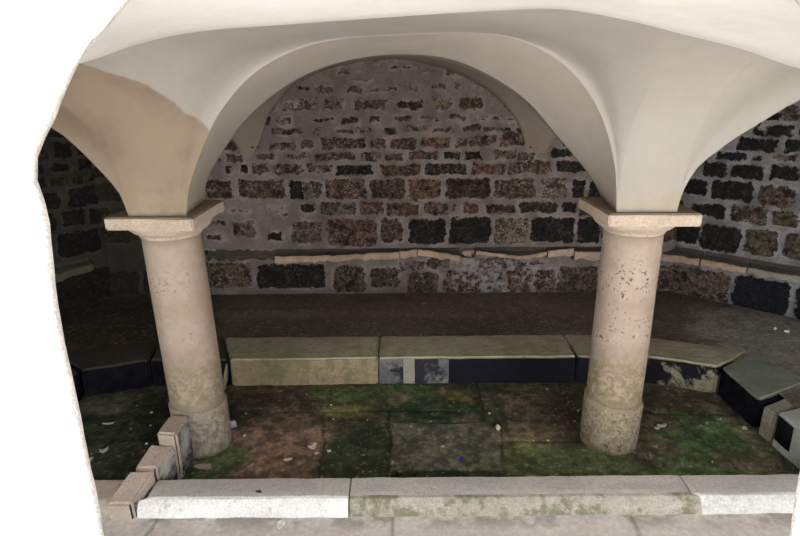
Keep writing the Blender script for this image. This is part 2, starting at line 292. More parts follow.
def masonry(name, P0, P1, z0, z1, stones, mat, res=.0085, wash_fn=None, grime_shade_fn=None, thick=.3, uoff=0, rub=.0):
    P0 = Vector(P0); P1 = Vector(P1); L = (P1-P0).length; d = (P1-P0)/L; nrm = Vector((d.y, -d.x))  # towards the room
    nu = int(L/res)+1; nv = int((z1-z0)/res)+1
    U, Z = np.meshgrid(np.linspace(0, L, nu), np.linspace(z0, z1, nv), indexing='ij')
    Uw = U+uoff
    best = np.full(U.shape, 9.); colr = np.zeros(U.shape+(3,)); spk = np.zeros(U.shape); hgt = np.zeros(U.shape)
    wx = (fbm(Uw, Z, 13, 4, 1)-.5)*.05; wz = (fbm(Uw, Z, 13, 4, 2)-.5)*.042
    for i, (a, b, c, e, k) in enumerate(stones):
        cx, cz = (a+c)/2, (b+e)/2; hx, hz = (c-a)/2, (e-b)/2
        r = min(hx, hz)*.28
        m = (np.abs(Uw-cx) < hx+.2) & (np.abs(Z-cz) < hz+.2)
        if not m.any(): continue
        dx = np.abs(Uw[m]+wx[m]-cx)-hx+r; dz = np.abs(Z[m]+wz[m]-cz)-hz+r
        s = np.hypot(np.maximum(dx, 0), np.maximum(dz, 0))+np.minimum(np.maximum(dx, dz), 0)-r
        bb = best[m]; up = s < bb
        bb[up] = s[up]; best[m] = bb
        rr = np.random.RandomState(i+11).rand(4)
        base = np.array(SCOL[k][:3])*(.8+.45*rr[0])*np.array([1, .96+.08*rr[1], .94+.1*rr[2]])
        cc = colr[m]; cc[up] = base; colr[m] = cc
        ss = spk[m]; ss[up] = SCOL[k][3]*(.7+.5*rr[3]); spk[m] = ss
        hh = hgt[m]; hh[up] = (rr[3]-.3)*.012; hgt[m] = hh
    ins = sstep(.008, -.012, best)
    H = ins*(.008+hgt)+(fbm(Uw, Z, 22, 4, 5)-.5)*(.008+.016*ins)+(fbm(Uw, Z, 3, 3, 6)-.5)*.02
    wash = wash_fn(Uw, Z) if wash_fn else np.zeros(U.shape)
    g, gf = grime_shade_fn(Uw, Z) if grime_shade_fn else (np.zeros(U.shape+(3,)), np.zeros(U.shape))
    X = P0.x+d.x*U+nrm.x*H; Y = P0.y+d.y*U+nrm.y*H
    V = np.stack([X, Y, Z], -1).reshape(-1, 3)
    idx = np.arange(nu*nv).reshape(nu, nv)
    F = np.stack([idx[:-1, :-1], idx[1:, :-1], idx[1:, 1:], idx[:-1, 1:]], -1).reshape(-1, 4).tolist()
    n = len(V); Vb = []
    for (u, z) in ((0, z0), (L, z0), (L, z1), (0, z1)):
        Vb.append((P0.x+d.x*u-nrm.x*thick, P0.y+d.y*u-nrm.y*thick, z))
    F.append((n, n+3, n+2, n+1))
    F.append([n]+idx[0, ::-1].tolist()[::-1]+[n+3]); F.append([n+1, n+2]+idx[-1, ::-1].tolist())
    F.append([n+3]+idx[:, -1].tolist()+[n+2]); F.append([n+1]+idx[::-1, 0].tolist()+[n])
    V = np.vstack([V, Vb])
    pad = lambda a: np.concatenate([a.reshape(n, -1), np.repeat(a.reshape(n, -1)[:1], 4, 0)], 0)
    at = {'sd': pad(best).ravel(), 'stone': pad(colr), 'speck': pad(spk).ravel(), 'wash': pad(wash).ravel(), 'grime_shade': pad(g), 'grime_shade_f': pad(gf).ravel()}
    o = mesh_obj(name, V, F, mat, attrs=at); tag(o, kind='structure')
    return o
YB = 4.743
def wash_back(U, Z):   # mortar smeared thick over the upper courses and at the lower left
    w = sstep(1.45, 1.75, Z)*.6
    w = np.maximum(w, sstep(-.6, -1.1, U)*sstep(.98, .93, Z)*sstep(.5, .56, Z)*.75)
    return w*(.5+.9*fbm(U, Z, 5, 3, 9))
def grime_shade_back(U, Z):
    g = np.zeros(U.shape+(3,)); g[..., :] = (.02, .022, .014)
    f = np.maximum(sstep(.30, .12, Z)*.5*fbm(U, Z, 8, 4, 4)*1.6, sstep(-1.66, -1.85, U)*.8)  # grime at the foot; shade of the left end put into the colour
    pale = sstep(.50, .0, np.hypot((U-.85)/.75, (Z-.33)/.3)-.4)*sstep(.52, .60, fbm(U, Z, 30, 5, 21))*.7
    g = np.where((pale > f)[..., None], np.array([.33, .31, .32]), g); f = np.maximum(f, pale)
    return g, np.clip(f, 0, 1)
ROOMTOP = 2.32
sb = [(a+0, b, c+0, d, k) for a, b, c, d, k in BACK]
sb = fill_rows(sb, -2.5, 2.35, 2.2, tones='kdboso', seed=4)
masonry('wall_back', (-2.6, YB), (2.45, YB), 0, ROOMTOP, sb, M['wall'], uoff=-2.6, wash_fn=wash_back, grime_shade_fn=grime_shade_back)
sr = fill_rows(RIGHT, 0, 1.45, 2.2, tones='kkkog', seed=6)
masonry('wall_back_right', (2.3, YB), (3.3, YB-1), 0, ROOMTOP, sr, M['wallR'])
rl = random.Random(3)
LROWS = [(.16, .42), (.57, .77), (.80, .93), (.96, 1.1), (1.13, 1.19), (1.23, 1.31), (1.34, 1.46), (1.49, 1.55), (1.58, 1.68), (1.71, 1.8), (1.84, 2.0), (2.04, 2.2)]
sl = fill_rows([], 0, 1.45, 2.2, rows=LROWS, tones='kkkkd', seed=9)
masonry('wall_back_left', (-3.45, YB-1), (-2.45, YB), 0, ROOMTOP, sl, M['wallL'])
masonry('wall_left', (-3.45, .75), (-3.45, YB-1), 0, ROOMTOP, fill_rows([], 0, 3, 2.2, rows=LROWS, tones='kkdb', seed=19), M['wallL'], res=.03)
masonry('wall_right', (3.3, YB-1), (3.3, .75), 0, ROOMTOP, fill_rows([], 0, 3, 2.2, rows=LROWS, tones='kkog', seed=29), M['wallR'], res=.03)

# ---------------------------------------------------------------- vaults
AB = 1.318
Lside = catmull([(-2.75, AB), (-2.68, 1.6), (-2.45, 1.84), (-2.1, 1.93), (-1.8, 1.88), (-1.5, 1.71), (-1.405, 1.625), (-1.314, 1.515), (-1.253, 1.425), (-1.226, AB)])
Cen = catmull([(-.966, AB), (-.940, 1.44), (-.869, 1.60), (-.761, 1.78), (-.578, 1.948), (-.323, 2.047), (.006, 2.073), (.333, 2.076), (.5, 2.048), (.669, 1.969), (.8, 1.845), (.886, 1.705), (.95, 1.52), (.978, AB)])
Rside = catmull([(1.251, AB), (1.259, 1.386), (1.28, 1.453), (1.323, 1.528), (1.401, 1.597), (1.466, 1.648), (1.537, 1.694), (1.633, 1.756), (1.72, 1.805), (2.0, 1.91), (2.25, 1.93), (2.5, 1.8), (2.66, 1.55), (2.7, AB)])
RLs = catmull([(-2.9, 1.28), (-2.75, 1.75), (-2.3, 2.03), (-1.9, 2.0), (-1.5, 1.73), (-1.335, 1.50), (-1.215, 1.262)])
RC = catmull([(-1.205, 1.262), (-1.165, 1.335), (-1.09, 1.45), (-1.039, 1.588), (-.986, 1.678), (-.878, 1.79), (-.756, 1.884), (-.446, 2.0), (-.03, 2.045), (.236, 2.0), (.466, 1.925), (.699, 1.798), (.86, 1.648), (.965, 1.48), (1.02, 1.30), (1.045, 1.262)])
RRs = catmull([(1.125, 1.262), (1.205, 1.43), (1.27, 1.55), (1.45, 1.77), (1.8, 2.0), (2.2, 2.03), (2.6, 1.75), (2.75, 1.28)])
Cr = catmull([(-1.0, AB), (-.985, 1.40), (-.93, 1.50), (-.76, 1.713), (-.527, 1.885), (-.281, 1.979), (.006, 2.012), (.293, 1.975), (.589, 1.821), (.799, 1.610), (.967, 1.423), (1.03, AB)])
n1, n2 = 40, 70
FP = np.vstack([resample(Lside, n1), resample(Cen, n2), resample(Rside, n1)])
BP3 = np.vstack([resample(Lside, n1), resample(Cr, n2), resample(Rside, n1)])
BP4 = np.vstack([resample(RLs, n1), resample(RC, n2), resample(RRs, n1)])
def smax(a, b, k):
    k = np.maximum(k, 1e-5); h = np.clip(.5+.5*(a-b)/k, 0, 1)
    return b*(1-h)+a*h+k*h*(1-h)
ceil_root = empty('ceiling', (0, 2.6, AB)); tag(ceil_root, kind='structure')
def part(o, parent):
    o.parent = parent; o.matrix_parent_inverse = Matrix.Translation(-Vector(parent.location)); return o
# front web between the columns and the doorway vault
ys = 2.62-1.04*(1-np.cos(np.linspace(0, 1, 60)*math.pi/2))**1.0
V = []
XS = np.linspace(-3.6, 3.6, 1441); ZS = np.interp(XS, FP[:, 0], FP[:, 1]); KD = np.arange(-3, 3.01, .25); KW = np.exp(-KD**2/2); KW /= KW.sum()
for (x, zp0) in FP:
    u = (2.62-ys)/1.12
    wd = .42*np.clip(u, 0, 1)**.6
    zp = sum(k*np.interp(x+d*wd, XS, ZS) for k, d in zip(KW, KD))
    zp = zp*sstep(0, .02, u)+zp0*(1-sstep(0, .02, u))
    z2 = AB+.74*np.sqrt(np.clip(1-(1-u)**2, 0, 1))
    if 1: z2 = z2
    g = np.sqrt(np.clip(1-(1-u)**2, 0, 1)); z = zp*(1-g)+2.095*g
    z = z+(fbm(np.full_like(ys, x), ys, 2.2, 2, 3)-.5)*.012*np.clip((2.62-ys)/.2, 0, 1)
    V += [(x, y, zz) for y, zz in zip(ys, z)]
part(mesh_obj('vault_web', V, grid_faces(len(FP), len(ys)), M['plaster']), ceil_root)
# arch band over the columns: rounded front arris, soffit, back to the rear web
V = []; tt = [0, .03, .12, .3, .5, .7, .88, 1.0]
for k in range(len(FP)):
    for t in tt:
        p = FP[k]*(1-t)+BP3[k]*t
        dz = (.010 if t == 0 else 0)
        V.append((p[0], 2.62+(3.0-2.62)*t, p[1]+0))
part(mesh_obj('arch_band', V, grid_faces(len(FP), len(tt), True), M['plaster_arch']), ceil_root)
# rear vault over the walkway, coming down to corbel points on the back wall
tr = np.sin(np.linspace(-math.pi/2, math.pi/2, 60))*.5+.5
V = []
for k in range(len(BP3)):
    for t in tr:
        p = BP3[k]*(1-t)+BP4[k]*t; y = 3.0+(YB-3.0)*t
        zb = (AB*(1-t)+1.262*t)+.77*math.sqrt(max(0, 1-((t-.5)/.5)**2))
        kk = .05*min(1, t/.08, (1-t)/.08)
        V.append((p[0], y, float(smax(p[1], zb, kk))))
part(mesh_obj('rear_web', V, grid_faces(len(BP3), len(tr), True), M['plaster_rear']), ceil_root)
# doorway vault: low smooth barrel between doorway and crease
crease = catmull([(-2.7, 1.72), (-1.7, 1.775), (-1.2, 1.855), (-.82, 1.94), (-.655, 1.987), (-.499, 2.016), (-.272, 2.031), (.004, 2.047), (.253, 2.059), (.403, 2.060), (.56, 2.035), (.71, 2.0), (.867, 1.963), (1.03, 1.913), (1.4, 1.83), (2.0, 1.76), (2.7, 1.72)], 6)
V = []; yy = [.70, .9, 1.1, 1.3, 1.5, 1.585, 1.6]; nC = len(crease)
for (x, z) in crease:
    for y in yy: V.append((x, y, z+.012*(1.6-y)+(.006 if y == 1.6 else 0)+(float(fbm(x, y, 3, 2, 8))-.5)*.012*(0 if y > 1.5 else 1)))
F = grid_faces(nC, len(yy), True); nb = len(V)
for (x, z) in crease: V += [(x, 1.6, 2.34), (x, .70, 2.34)]
ny = len(yy)
for i in range(nC-1):
    F.append((i*ny+ny-1, (i+1)*ny+ny-1, nb+2*(i+1), nb+2*i)); F.append((nb+2*i, nb+2*i+2, nb+2*i+3, nb+2*i+1))
    F.append(((i+1)*ny, i*ny, nb+2*i+1, nb+2*i+3))
part(mesh_obj('doorway_vault', V, F, M['soffit']), ceil_root)
# unseen cover slab added over all to stop skylight leaking in
def box_bm(bm, x0, x1, y0, y1, z0, z1):
    vs = [bm.verts.new(p) for p in ((x0, y0, z0), (x1, y0, z0), (x1, y1, z0), (x0, y1, z0), (x0, y0, z1), (x1, y0, z1), (x1, y1, z1), (x0, y1, z1))]
    for f in ((0, 3, 2, 1), (4, 5, 6, 7), (0, 1, 5, 4), (1, 2, 6, 5), (2, 3, 7, 6), (3, 0, 4, 7)): bm.faces.new([vs[i] for i in f])
bm = bmesh.new(); box_bm(bm, -3.8, 3.65, .1, 5.1, 2.32, 2.45)
part(bm_obj('sky_block_slab', bm, M['roughwhite']), ceil_root)

# ---------------------------------------------------------------- doorway wall the camera looks through
def opening_wall(name, curve, xl, xr, y0, y1, ztop, mat, amp=.012, zb=0.0):
    """a wall from xl to xr with one opening whose outline is curve (left foot, over the top, right foot)"""
    c = resample(np.array(curve, float), 170); n = len(c); yv = np.linspace(y0, y1, 26); ny = len(yv)
    V = []
    for i, (x, z) in enumerate(c):
        t = c[min(i+1, n-1)]-c[max(i-1, 0)]; t = t/np.linalg.norm(t); nn = np.array([t[1], -t[0]])
        s = i*.02
        for y in yv:
            d = (float(fbm(s*9, y*22, 1, 4, 13))-.5)*amp*2+(float(fbm(s*2.4, y*3, 1, 2, 14))-.5)*amp*1.2
            V.append((x+nn[0]*d, y, z+nn[1]*d))
    F = grid_faces(n, ny, True)
    for yi, flip in ((0, False), (ny-1, True)):
        base = len(V); y = yv[yi]
        def outer(x, z, i):
            if i < n*.36: return (xl, max(z, zb))
            if i > n*.64: return (xr, max(z, zb))
            f = (i/n-.36)/.28; return (xl+(xr-xl)*f, ztop)
        for i, (x, z) in enumerate(c):
            ox, oz = outer(x, z, i); V.append((ox, y, oz))
        for i in range(n-1):
            f = (i*ny+yi, (i+1)*ny+yi, base+i+1, base+i); F.append(f[::-1] if flip else f)
        cl = len(V); V += [(xl, y, ztop), (xr, y, ztop)]
        i0 = int(math.ceil(n*.36)); i1 = int(math.floor(n*.64))
        if i0-1 >= 0: F.append((base+i0-1, base+i0, cl))
        F.append((base+i1, base+min(i1+1, n-1), cl+1))
    o = mesh_obj(name, V, F, mat); tag(o, kind='structure'); return o
door = [(-.462, 0), (-.463, .6), (-.462, 1.2), (-.464, 1.55), (-.462, 1.64), (-.452, 1.74), (-.458, 1.79), (-.449, 1.819), (-.429, 1.846), (-.406, 1.885), (-.384, 1.919), (-.359, 1.947), (-.336, 1.968), (-.312, 1.99), (-.22, 2.035), (-.05, 2.068), (.15, 2.07), (.33, 2.045), (.456, 1.984), (.471, 1.968), (.53, 1.89), (.575, 1.77), (.60, 1.6), (.597, 1.3), (.60, .6), (.60, 0)]
opening_wall('wall_front', door, -1.15, 1.1, .2, .75, 2.32, M['roughwhite'], amp=.007)
added_right_o = [(1.3, 0), (1.3, 1.2), (1.4, 1.6), (1.7, 1.85), (2.1, 1.92), (2.5, 1.85), (2.85, 1.6), (2.95, 1.2), (2.95, 0)]  # unseen opening added so daylight enters from the front right
opening_wall('wall_front_right', added_right_o, 1.1, 3.6, .2, .75, 2.32, M['roughwhite'])
added_left_o = [(-2.3, 0), (-2.3, 1.2), (-2.2, 1.6), (-2.0, 1.8), (-1.8, 1.85), (-1.6, 1.8), (-1.4, 1.6), (-1.32, 1.2), (-1.32, 0)]  # narrower unseen opening, added for daylight from the front left
opening_wall('wall_front_left', added_left_o, -3.75, -1.15, .2, .75, 2.32, M['roughwhite'])

# ---------------------------------------------------------------- columns
def lathe(name, prof, mat, parent, n=64, jit=.002, seed=0, skew=None, smooth=True):
    V = []; F = []
    for k, (r, z) in enumerate(prof):
        for i in range(n):
            a = 2*math.pi*i/n
            d = (float(fbm(math.cos(a)*3+5, z*9+math.sin(a)*3, 1.0, 3, seed))-.5)*jit*2
            ox, oy = (skew(z) if skew else (0, 0))
            V.append(((r+d)*math.cos(a)+ox, (r+d)*math.sin(a)+oy, z))
    m = len(prof)
    for k in range(m-1):
        for i in range(n):
            a = k*n+i; b = k*n+(i+1) % n; F.append((a, b, b+n, a+n))
    F.append(tuple(range(n))[::-1]); F.append(tuple((m-1)*n+i for i in range(n)))
    o = mesh_obj(name, V, F, mat, parent, smooth=True)
    return o
def jitter_block(bm, amp, seed, scale=14):
    for v in bm.verts:
        p = v.co
        v.co += Vector(((float(fbm(p.y*scale+3, p.z*scale+seed, 1, 3, seed))-.5), (float(fbm(p.x*scale+7, p.z*scale, 1, 3, seed+1))-.5), (float(fbm(p.x*scale, p.y*scale, 1, 3, seed+2))-.5)))*amp
def block(name, quad, z0, z1, mats, parent=None, bev=.008, cuts=6, amp=.008, seed=0, ztops=None, face_mat=None, loc=None):
    """stone from a plan polygon; ztops gives a height per corner; mats = (top, side)"""
    q = [Vector((p[0], p[1])) for p in quad]
    c = sum(q, Vector((0, 0)))/len(q); loc = loc or (c.x, c.y, z0)
    bm = bmesh.new(); zt = ztops or [z1]*len(q)
    lo = [bm.verts.new((p.x-loc[0], p.y-loc[1], 0)) for p in q]; hi = [bm.verts.new((p.x-loc[0], p.y-loc[1], z-z0)) for p, z in zip(q, zt)]
    bm.faces.new(lo[::-1]); bm.faces.new(hi); n = len(q)
    for i in range(n): bm.faces.new((lo[i], lo[(i+1) % n], hi[(i+1) % n], hi[i]))
    bmesh.ops.recalc_face_normals(bm, faces=bm.faces)
    bmesh.ops.bevel(bm, geom=[e for e in bm.edges], offset=bev, segments=2, affect='EDGES')
    bmesh.ops.subdivide_edges(bm, edges=[e for e in bm.edges if e.calc_length() > .05], cuts=cuts, use_grid_fill=True)
    bmesh.ops.triangulate(bm, faces=[f for f in bm.faces if len(f.verts) > 4])
    bmesh.ops.recalc_face_normals(bm, faces=bm.faces); bm.normal_update()
    for f in bm.faces:
        f.material_index = 0 if f.normal.z > .1 or f.calc_center_median().z > min(zt)-z0-bev*.97 else 1
        if face_mat and f.material_index: f.material_index = face_mat(f.normal, f.calc_center_median()+Vector(loc))
    jitter_block(bm, amp, seed)
    return bm_obj(name, bm, list(mats), parent, smooth=False, loc=loc)
def column(xb, xt, ab, mat, label, drumcut, seed, rb=.149):
    root = empty('stone_column', (xb, 2.815, 0)); tag(root, label, 'column', 'columns carrying the vault')
    dx = xt-xb
    sk = lambda z: (dx*z/1.2, 0)
    tilt = drumcut
    # base drum with an uneven upper edge
    o = lathe('base_drum', [(rb, -.01), (rb, .03), (rb, .1), (rb+.001, .2), (rb+.003, .262), (rb-.002, .272), (.10, .273)], mat, root, jit=.004, seed=seed, skew=sk)
    for v in o.data.vertices:
        if v.co.z > .25: v.co.z += tilt*(v.co.x-sk(.27)[0])
    lathe('shaft', [(.141, .2), (.1405, .35), (.1405, .6), (.140, .9), (.139, 1.12), (.139, 1.190)], mat, root, jit=.0018, seed=seed+1, skew=sk)
    cap = lathe('capital', [(.139, 1.186), (.143, 1.187), (.145, 1.192), (.143, 1.197), (.150, 1.203), (.168, 1.212), (.186, 1.228), (.198, 1.245), (.203, 1.262), (.19, 1.268)], M['cap'], root, jit=.003, seed=seed+2, skew=lambda z: (dx, 0))
    x0, x1 = ab[0]-xb, ab[1]-xb
    corners = ab[2]
    a = block('abacus', [(p[0], p[1]) for p in corners], 1.258, AB, (M['captop'], M['cap']), None, bev=.007, cuts=5, amp=.007, seed=seed+5)
    # underside moulded inwards at the chipped corner
    a.parent = root; a.location = Vector(a.location)-Vector(root.location)
    return root
column(-1.085, -1.122, (-1.34, -.92, [(-1.335, 2.60), (-.925, 2.575), (-.905, 3.0), (-1.30, 3.02)]), M['colL'],
       'left stone column with chipped capital, foot against the low divider wall', -.05, 1, .146)
column(1.135, 1.142, (.936, 1.35, [(.932, 2.585), (1.352, 2.585), (1.34, 3.0), (.915, 3.0)]), M['colR'],
       'right stone column with dark pitting on the middle of its shaft', -.10, 30)

# ---------------------------------------------------------------- kerbs and divider
KF = {}
def facing(ix):   # all side faces use material ix
    return lambda n, c: ix
# far side of the basin
g = 'kerb stones around the basin'
def kerb(quad, mats, label, fm=None, z0=-.01, z1=.19, seed=0, ztops=None, grp=g, amp=.010, cuts=8):
    o = block('kerb_stone', quad, z0, z1, mats, bev=.012, cuts=cuts, amp=amp, seed=seed, face_mat=fm, ztops=ztops)
    tag(o, label, 'kerb stone', grp); return o
kerb([(-1.10, 3.445), (-.152, 3.455), (-.152, 3.80), (-1.23, 3.80)], (M['ktop'], M['kyellow']), 'long far kerb stone with a yellow-green front face, left of centre', seed=2)
def fm_b(n, c):
    if c.x < .02: return 2
    if c.x < .10: return 3
    if c.x < .30: return 2
    return 1
kerb([(-.146, 3.455), (1.13, 3.455), (1.13, 3.80), (-.146, 3.80)], (M['ktop'], M['kblack'], M['kgrey'], M['kmortar']), 'long far kerb stone with grey to black front face, between the two columns', fm=fm_b, seed=3, cuts=16)
kerb([(1.14, 3.455), (1.56, 3.455), (1.60, 3.78), (1.14, 3.80)], (M['ktop'], M['kblack'], M['kmortar']), 'short far kerb stone directly behind the right column', fm=lambda n, c: 2 if c.z > .12 and c.x > 1.35 else 1, seed=4)
kerb([(1.57, 3.455), (1.965, 3.305), (2.275, 3.52), (1.61, 3.78)], (M['ktop'], M['kpatch']), 'angled kerb stone with a pale patch over black, right of the right column', seed=5)
kerb([(1.98, 3.295), (1.985, 2.90), (2.37, 3.10), (2.285, 3.51)], (M['kright'], M['knavy']), 'greenish kerb block with a black front at the right bend of the basin', seed=6)
kerb([(1.99, 2.87), (2.0, 2.775), (2.42, 2.93), (2.38, 3.07)], (M['kmortar'], M['kmortar']), 'narrow mortar-coloured kerb stone between the two right blocks', seed=7, z1=.17, cuts=4)
kerb([(1.995, 2.76), (2.02, 2.37), (2.45, 2.40), (2.43, 2.90)], (M['kpale'], M['knavy'], M['kpale']), 'pale grey kerb block nearest the front at the right edge', fm=lambda n, c: 1 if c.y > 2.62 and c.z > .04 else 2, seed=8, z1=.2)
kerb([(-1.62, 3.455), (-1.115, 3.445), (-1.245, 3.80), (-1.66, 3.80)], (M['ktopL'], M['knavy']), 'dark far kerb stone seen beside the left column shaft', seed=9)
kerb([(-1.99, 3.32), (-1.63, 3.455), (-1.67, 3.80), (-2.28, 3.55)], (M['ktopL'], M['knavy']), 'dark angled kerb stone with a navy front on the left side of the basin', seed=10)
kerb([(-2.06, 2.80), (-2.0, 3.31), (-2.29, 3.54), (-2.42, 2.95)], (M['ktopL'], M['knavy']), 'dark kerb stone at the left basin edge against the doorway jamb', seed=11)
kerb([(-2.06, 2.36), (-2.06, 2.79), (-2.42, 2.94), (-2.45, 2.38)], (M['ktopL'], M['knavy']), 'dark kerb stone nearest the front on the left basin edge', seed=12)
# front kerb: top, sloped outer edge
def front_kerb(x0, x1, mats, label, seed, bandfn, xl_shift=0, xr_shift=0):
    prof = [(2.348, -.01), (2.348, .115), (2.342, .121), (2.29, .122), (2.245, .122), (2.222, .120), (2.207, .116), (2.190, .098), (2.178, .07), (2.170, .04), (2.166, .0)]
    n = max(4, int((x1-x0)/.02)); loc = ((x0+x1)/2, 2.26, 0)
    V = []; np_ = len(prof)
    for i in range(n+1):
        x = x0+(x1-x0)*i/n
        for k, (y, z) in enumerate(prof):
            sh = (xl_shift if i < n/2 else xr_shift)*(1 if k > 5 else 0)*(abs(i/n-.5)*2)**8
            jy = (float(fbm(x*11, k*.8, 1, 3, seed))-.5)*(.010 if k > 0 else 0); jz = (float(fbm(x*7, k*.8+9, 1, 3, seed+1))-.5)*.006
            e = .004 if i in (0, n) and k > 0 else 0
            V.append((x+sh-loc[0], y+jy-loc[1], z+jz-e))
    F = grid_faces(n+1, np_, True)
    F.append(tuple(range(np_))); F.append(tuple(n*np_+k for k in range(np_))[::-1])
    F.append((0, n*np_, n*np_+np_-1, np_-1))
    o = mesh_obj('front_kerb_stone', V, F, mats, smooth=False, loc=loc)
    for i, p in enumerate(o.data.polygons):
        c = p.center+Vector(loc)
        p.material_index = bandfn(c) if i < n*(np_-1) and (i % (np_-1)) >= 5 else 0
    tag(o, label, 'kerb stone', 'kerb stones along the front of the basin'); return o
K3 = [M['kerb_front'], M['kerb_white'], M['kerb_mossy']]
front_kerb(-1.146, -.242, K3, 'front kerb stone with a bright lit edge painted white, nearest the divider wall', 50, lambda c: 1 if c.z > .02 else 2, -.035)
front_kerb(-.236, 1.295, K3, 'long middle front kerb stone with a mossy speckled edge', 53, lambda c: 2, 0, .03)
front_kerb(1.302, 2.15, [M['kerb_front'], M['kerb_pale'], M['kerb_mossy']], 'rightmost front kerb stone with a pale edge', 56, lambda c: 1, .03)
front_kerb(-2.3, -1.268, [M['divtop'], M['kerb_mossy'], M['kerb_mossy']], 'short front kerb stone left of the divider, running behind the doorway jamb', 59, lambda c: 2, 0, -.035)
# divider wall from the front kerb to the left column
g2 = 'blocks of the low divider wall'
def div(quad, zt, label, seed, z1):
    o = block('divider_block', quad, 0, z1, (M['divtop'], M['divside'], M['divfront']), bev=.012, cuts=6, amp=.012, seed=seed, ztops=zt, face_mat=lambda n, c: 2 if n.y < -.3 else 1)
    tag(o, label, 'stone block', g2)
div([(-1.193, 2.497), (-1.092, 2.487), (-1.088, 2.655), (-1.198, 2.678)], None, 'highest divider block, set against the foot of the left column', 70, .27)
div([(-1.243, 2.335), (-1.142, 2.337), (-1.108, 2.484), (-1.230, 2.494)], [.188, .188, .212, .212], 'middle divider block with a flaking right side', 73, .2)
div([(-1.305, 2.162), (-1.187, 2.162), (-1.147, 2.331), (-1.262, 2.331)], [.132, .132, .182, .182], 'lowest divider block, at the corner with the front kerb', 76, .15)

# ---------------------------------------------------------------- ledge stones on the walls
def ledge(P0, d, n, u0, u1, tops, label, seed, depth=.09, hb=.05, wallz=.563, mats=None):
    """tapering bench stone; tops = list of (u fraction, nose top z, nose thickness)"""
    P0 = Vector(P0); d = Vector(d); n = Vector(n); N = max(6, int((u1-u0)/.02)); loc = P0+d*((u0+u1)/2)+n*depth/2
    V = []; fr = [t[0] for t in tops]
    for i in range(N+1):
        f = i/N; u = u0+(u1-u0)*f
        zt = np.interp(f, fr, [t[1] for t in tops]); th = np.interp(f, fr, [t[2] for t in tops])
        j = (float(fbm(u*13, seed, 1, 3, seed))-.5)
        dp = depth+j*.022; zt += (float(fbm(u*17, seed+5, 1, 3, seed))-.5)*.022; th = max(.008, th*.85+(float(fbm(u*26, seed+9, 1, 4, seed))-.5)*.045)
        for (o, z) in ((-.02, wallz), (.0, wallz-.004), (.02, zt+(wallz-zt)*.5), (dp-.012, zt+.008), (dp, zt), (dp+.003, zt-th*.5), (dp-.004, zt-th), (.0, zt-th-.02), (-.02, zt-th-.02)):
            p = P0+d*u+n*o; V.append((p.x-loc.x, p.y-loc.y, z-.5))
    F = grid_faces(N+1, 9, True)
    F.append(tuple(range(9))); F.append(tuple(N*9+k for k in range(9))[::-1])
    for i in range(N): F.append((i*9, i*9+8, (i+1)*9+8, (i+1)*9))
    o = mesh_obj('ledge_stone', V, F, mats or [M['ledgetop'], M['ledge']], smooth=False, loc=(loc.x, loc.y, .5))
    o.data.update()
    for i in range(N):
        for k in range(8): o.data.polygons[i*8+k].material_index = 1 if k >= 3 else 0
    tag(o, label, 'stone ledge', 'ledge stones along the walls'); return o
LB = dict(P0=(0, YB, 0), d=(1, 0, 0), n=(0, -1, 0))
lg = lambda u0, u1, tops, label, seed, **k: ledge(LB['P0'], LB['d'], LB['n'], u0, u1, tops, label, seed, **k)
lg(-1.60, -1.04, [(0, .515, .03), (1, .515, .03)], 'dull leftmost ledge stone on the back wall, beside the left capital', 1, mats=[M['ledgetop'], M['ledgetop']], depth=.05)
lg(-1.03, -.01, [(0, .512, .055), (.3, .51, .05), (.7, .525, .045), (1, .545, .06)], 'longest ledge stone on the back wall with a tan edge', 2)
lg(0, .136, [(0, .545, .06), (1, .56, .06)], 'shortest tan ledge stone near the middle of the back wall', 3)
lg(.145, .49, [(0, .565, .055), (1, .502, .045)], 'ledge stone sloping down to the right beside the broken lump', 4)
lg(.62, 1.20, [(0, .543, .02), (.35, .525, .018), (.6, .492, .016), (1, .535, .03)], 'broken thin ledge stone sagging in the middle', 6)
lg(1.21, 1.42, [(0, .54, .055), (1, .56, .07)], 'short ledge stone right of the sagging broken one', 7)
lg(1.43, 1.75, [(0, .535, .07), (1, .525, .07)], 'ledge stone touching the right capital in the photo', 8)
lg(1.76, 2.12, [(0, .515, .05), (1, .495, .05)], 'last back wall ledge stone, behind the right column', 9)
s2 = 2**.5/2
lr = lambda u0, u1, tops, label, seed, **k: ledge((2.3, YB, 0), (s2, -s2, 0), (-s2, -s2, 0), u0, u1, tops, label, seed, wallz=.565, **k)
lr(-.09, .22, [(0, .482, .045), (1, .5, .05)], 'first ledge stone of the angled right wall', 11)
lr(.23, .56, [(0, .5, .05), (1, .5, .045)], 'second ledge stone of the angled right wall', 12)
lr(.57, .98, [(0, .5, .045), (1, .51, .05)], 'palest ledge stone, at the right edge of the photo', 13, mats=[M['ledgetop'], M['kmortar']])
ll = lambda u0, u1, tops, label, seed, **k: ledge((-3.45, YB-1, 0), (s2, s2, 0), (s2, -s2, 0), u0, u1, tops, label, seed, wallz=.535, **k)
ll(.72, .98, [(0, .475, .075), (1, .475, .075)], 'tan ledge stone of the left wall beside the doorway jamb', 15)
ll(.99, 1.27, [(0, .475, .07), (1, .49, .06)], 'greenish ledge stone of the left wall', 16, mats=[M['ledgetop'], M['ledgeL']])
bm = bmesh.new(); bmesh.ops.create_icosphere(bm, subdivisions=3, radius=1)
for v in bm.verts:
    v.co = Vector((v.co.x*.05, v.co.y*.035, v.co.z*.03)); v.co *= 1+(float(fbm(v.co.x*40, v.co.z*40+v.co.y*30, 1, 3, 2))-.5)*.7
tag(bm_obj('broken_stone', bm, M['ledge'], loc=(.555, 4.66, .536)), 'broken stone lump stuck in the gap of the back wall ledge', 'stone')
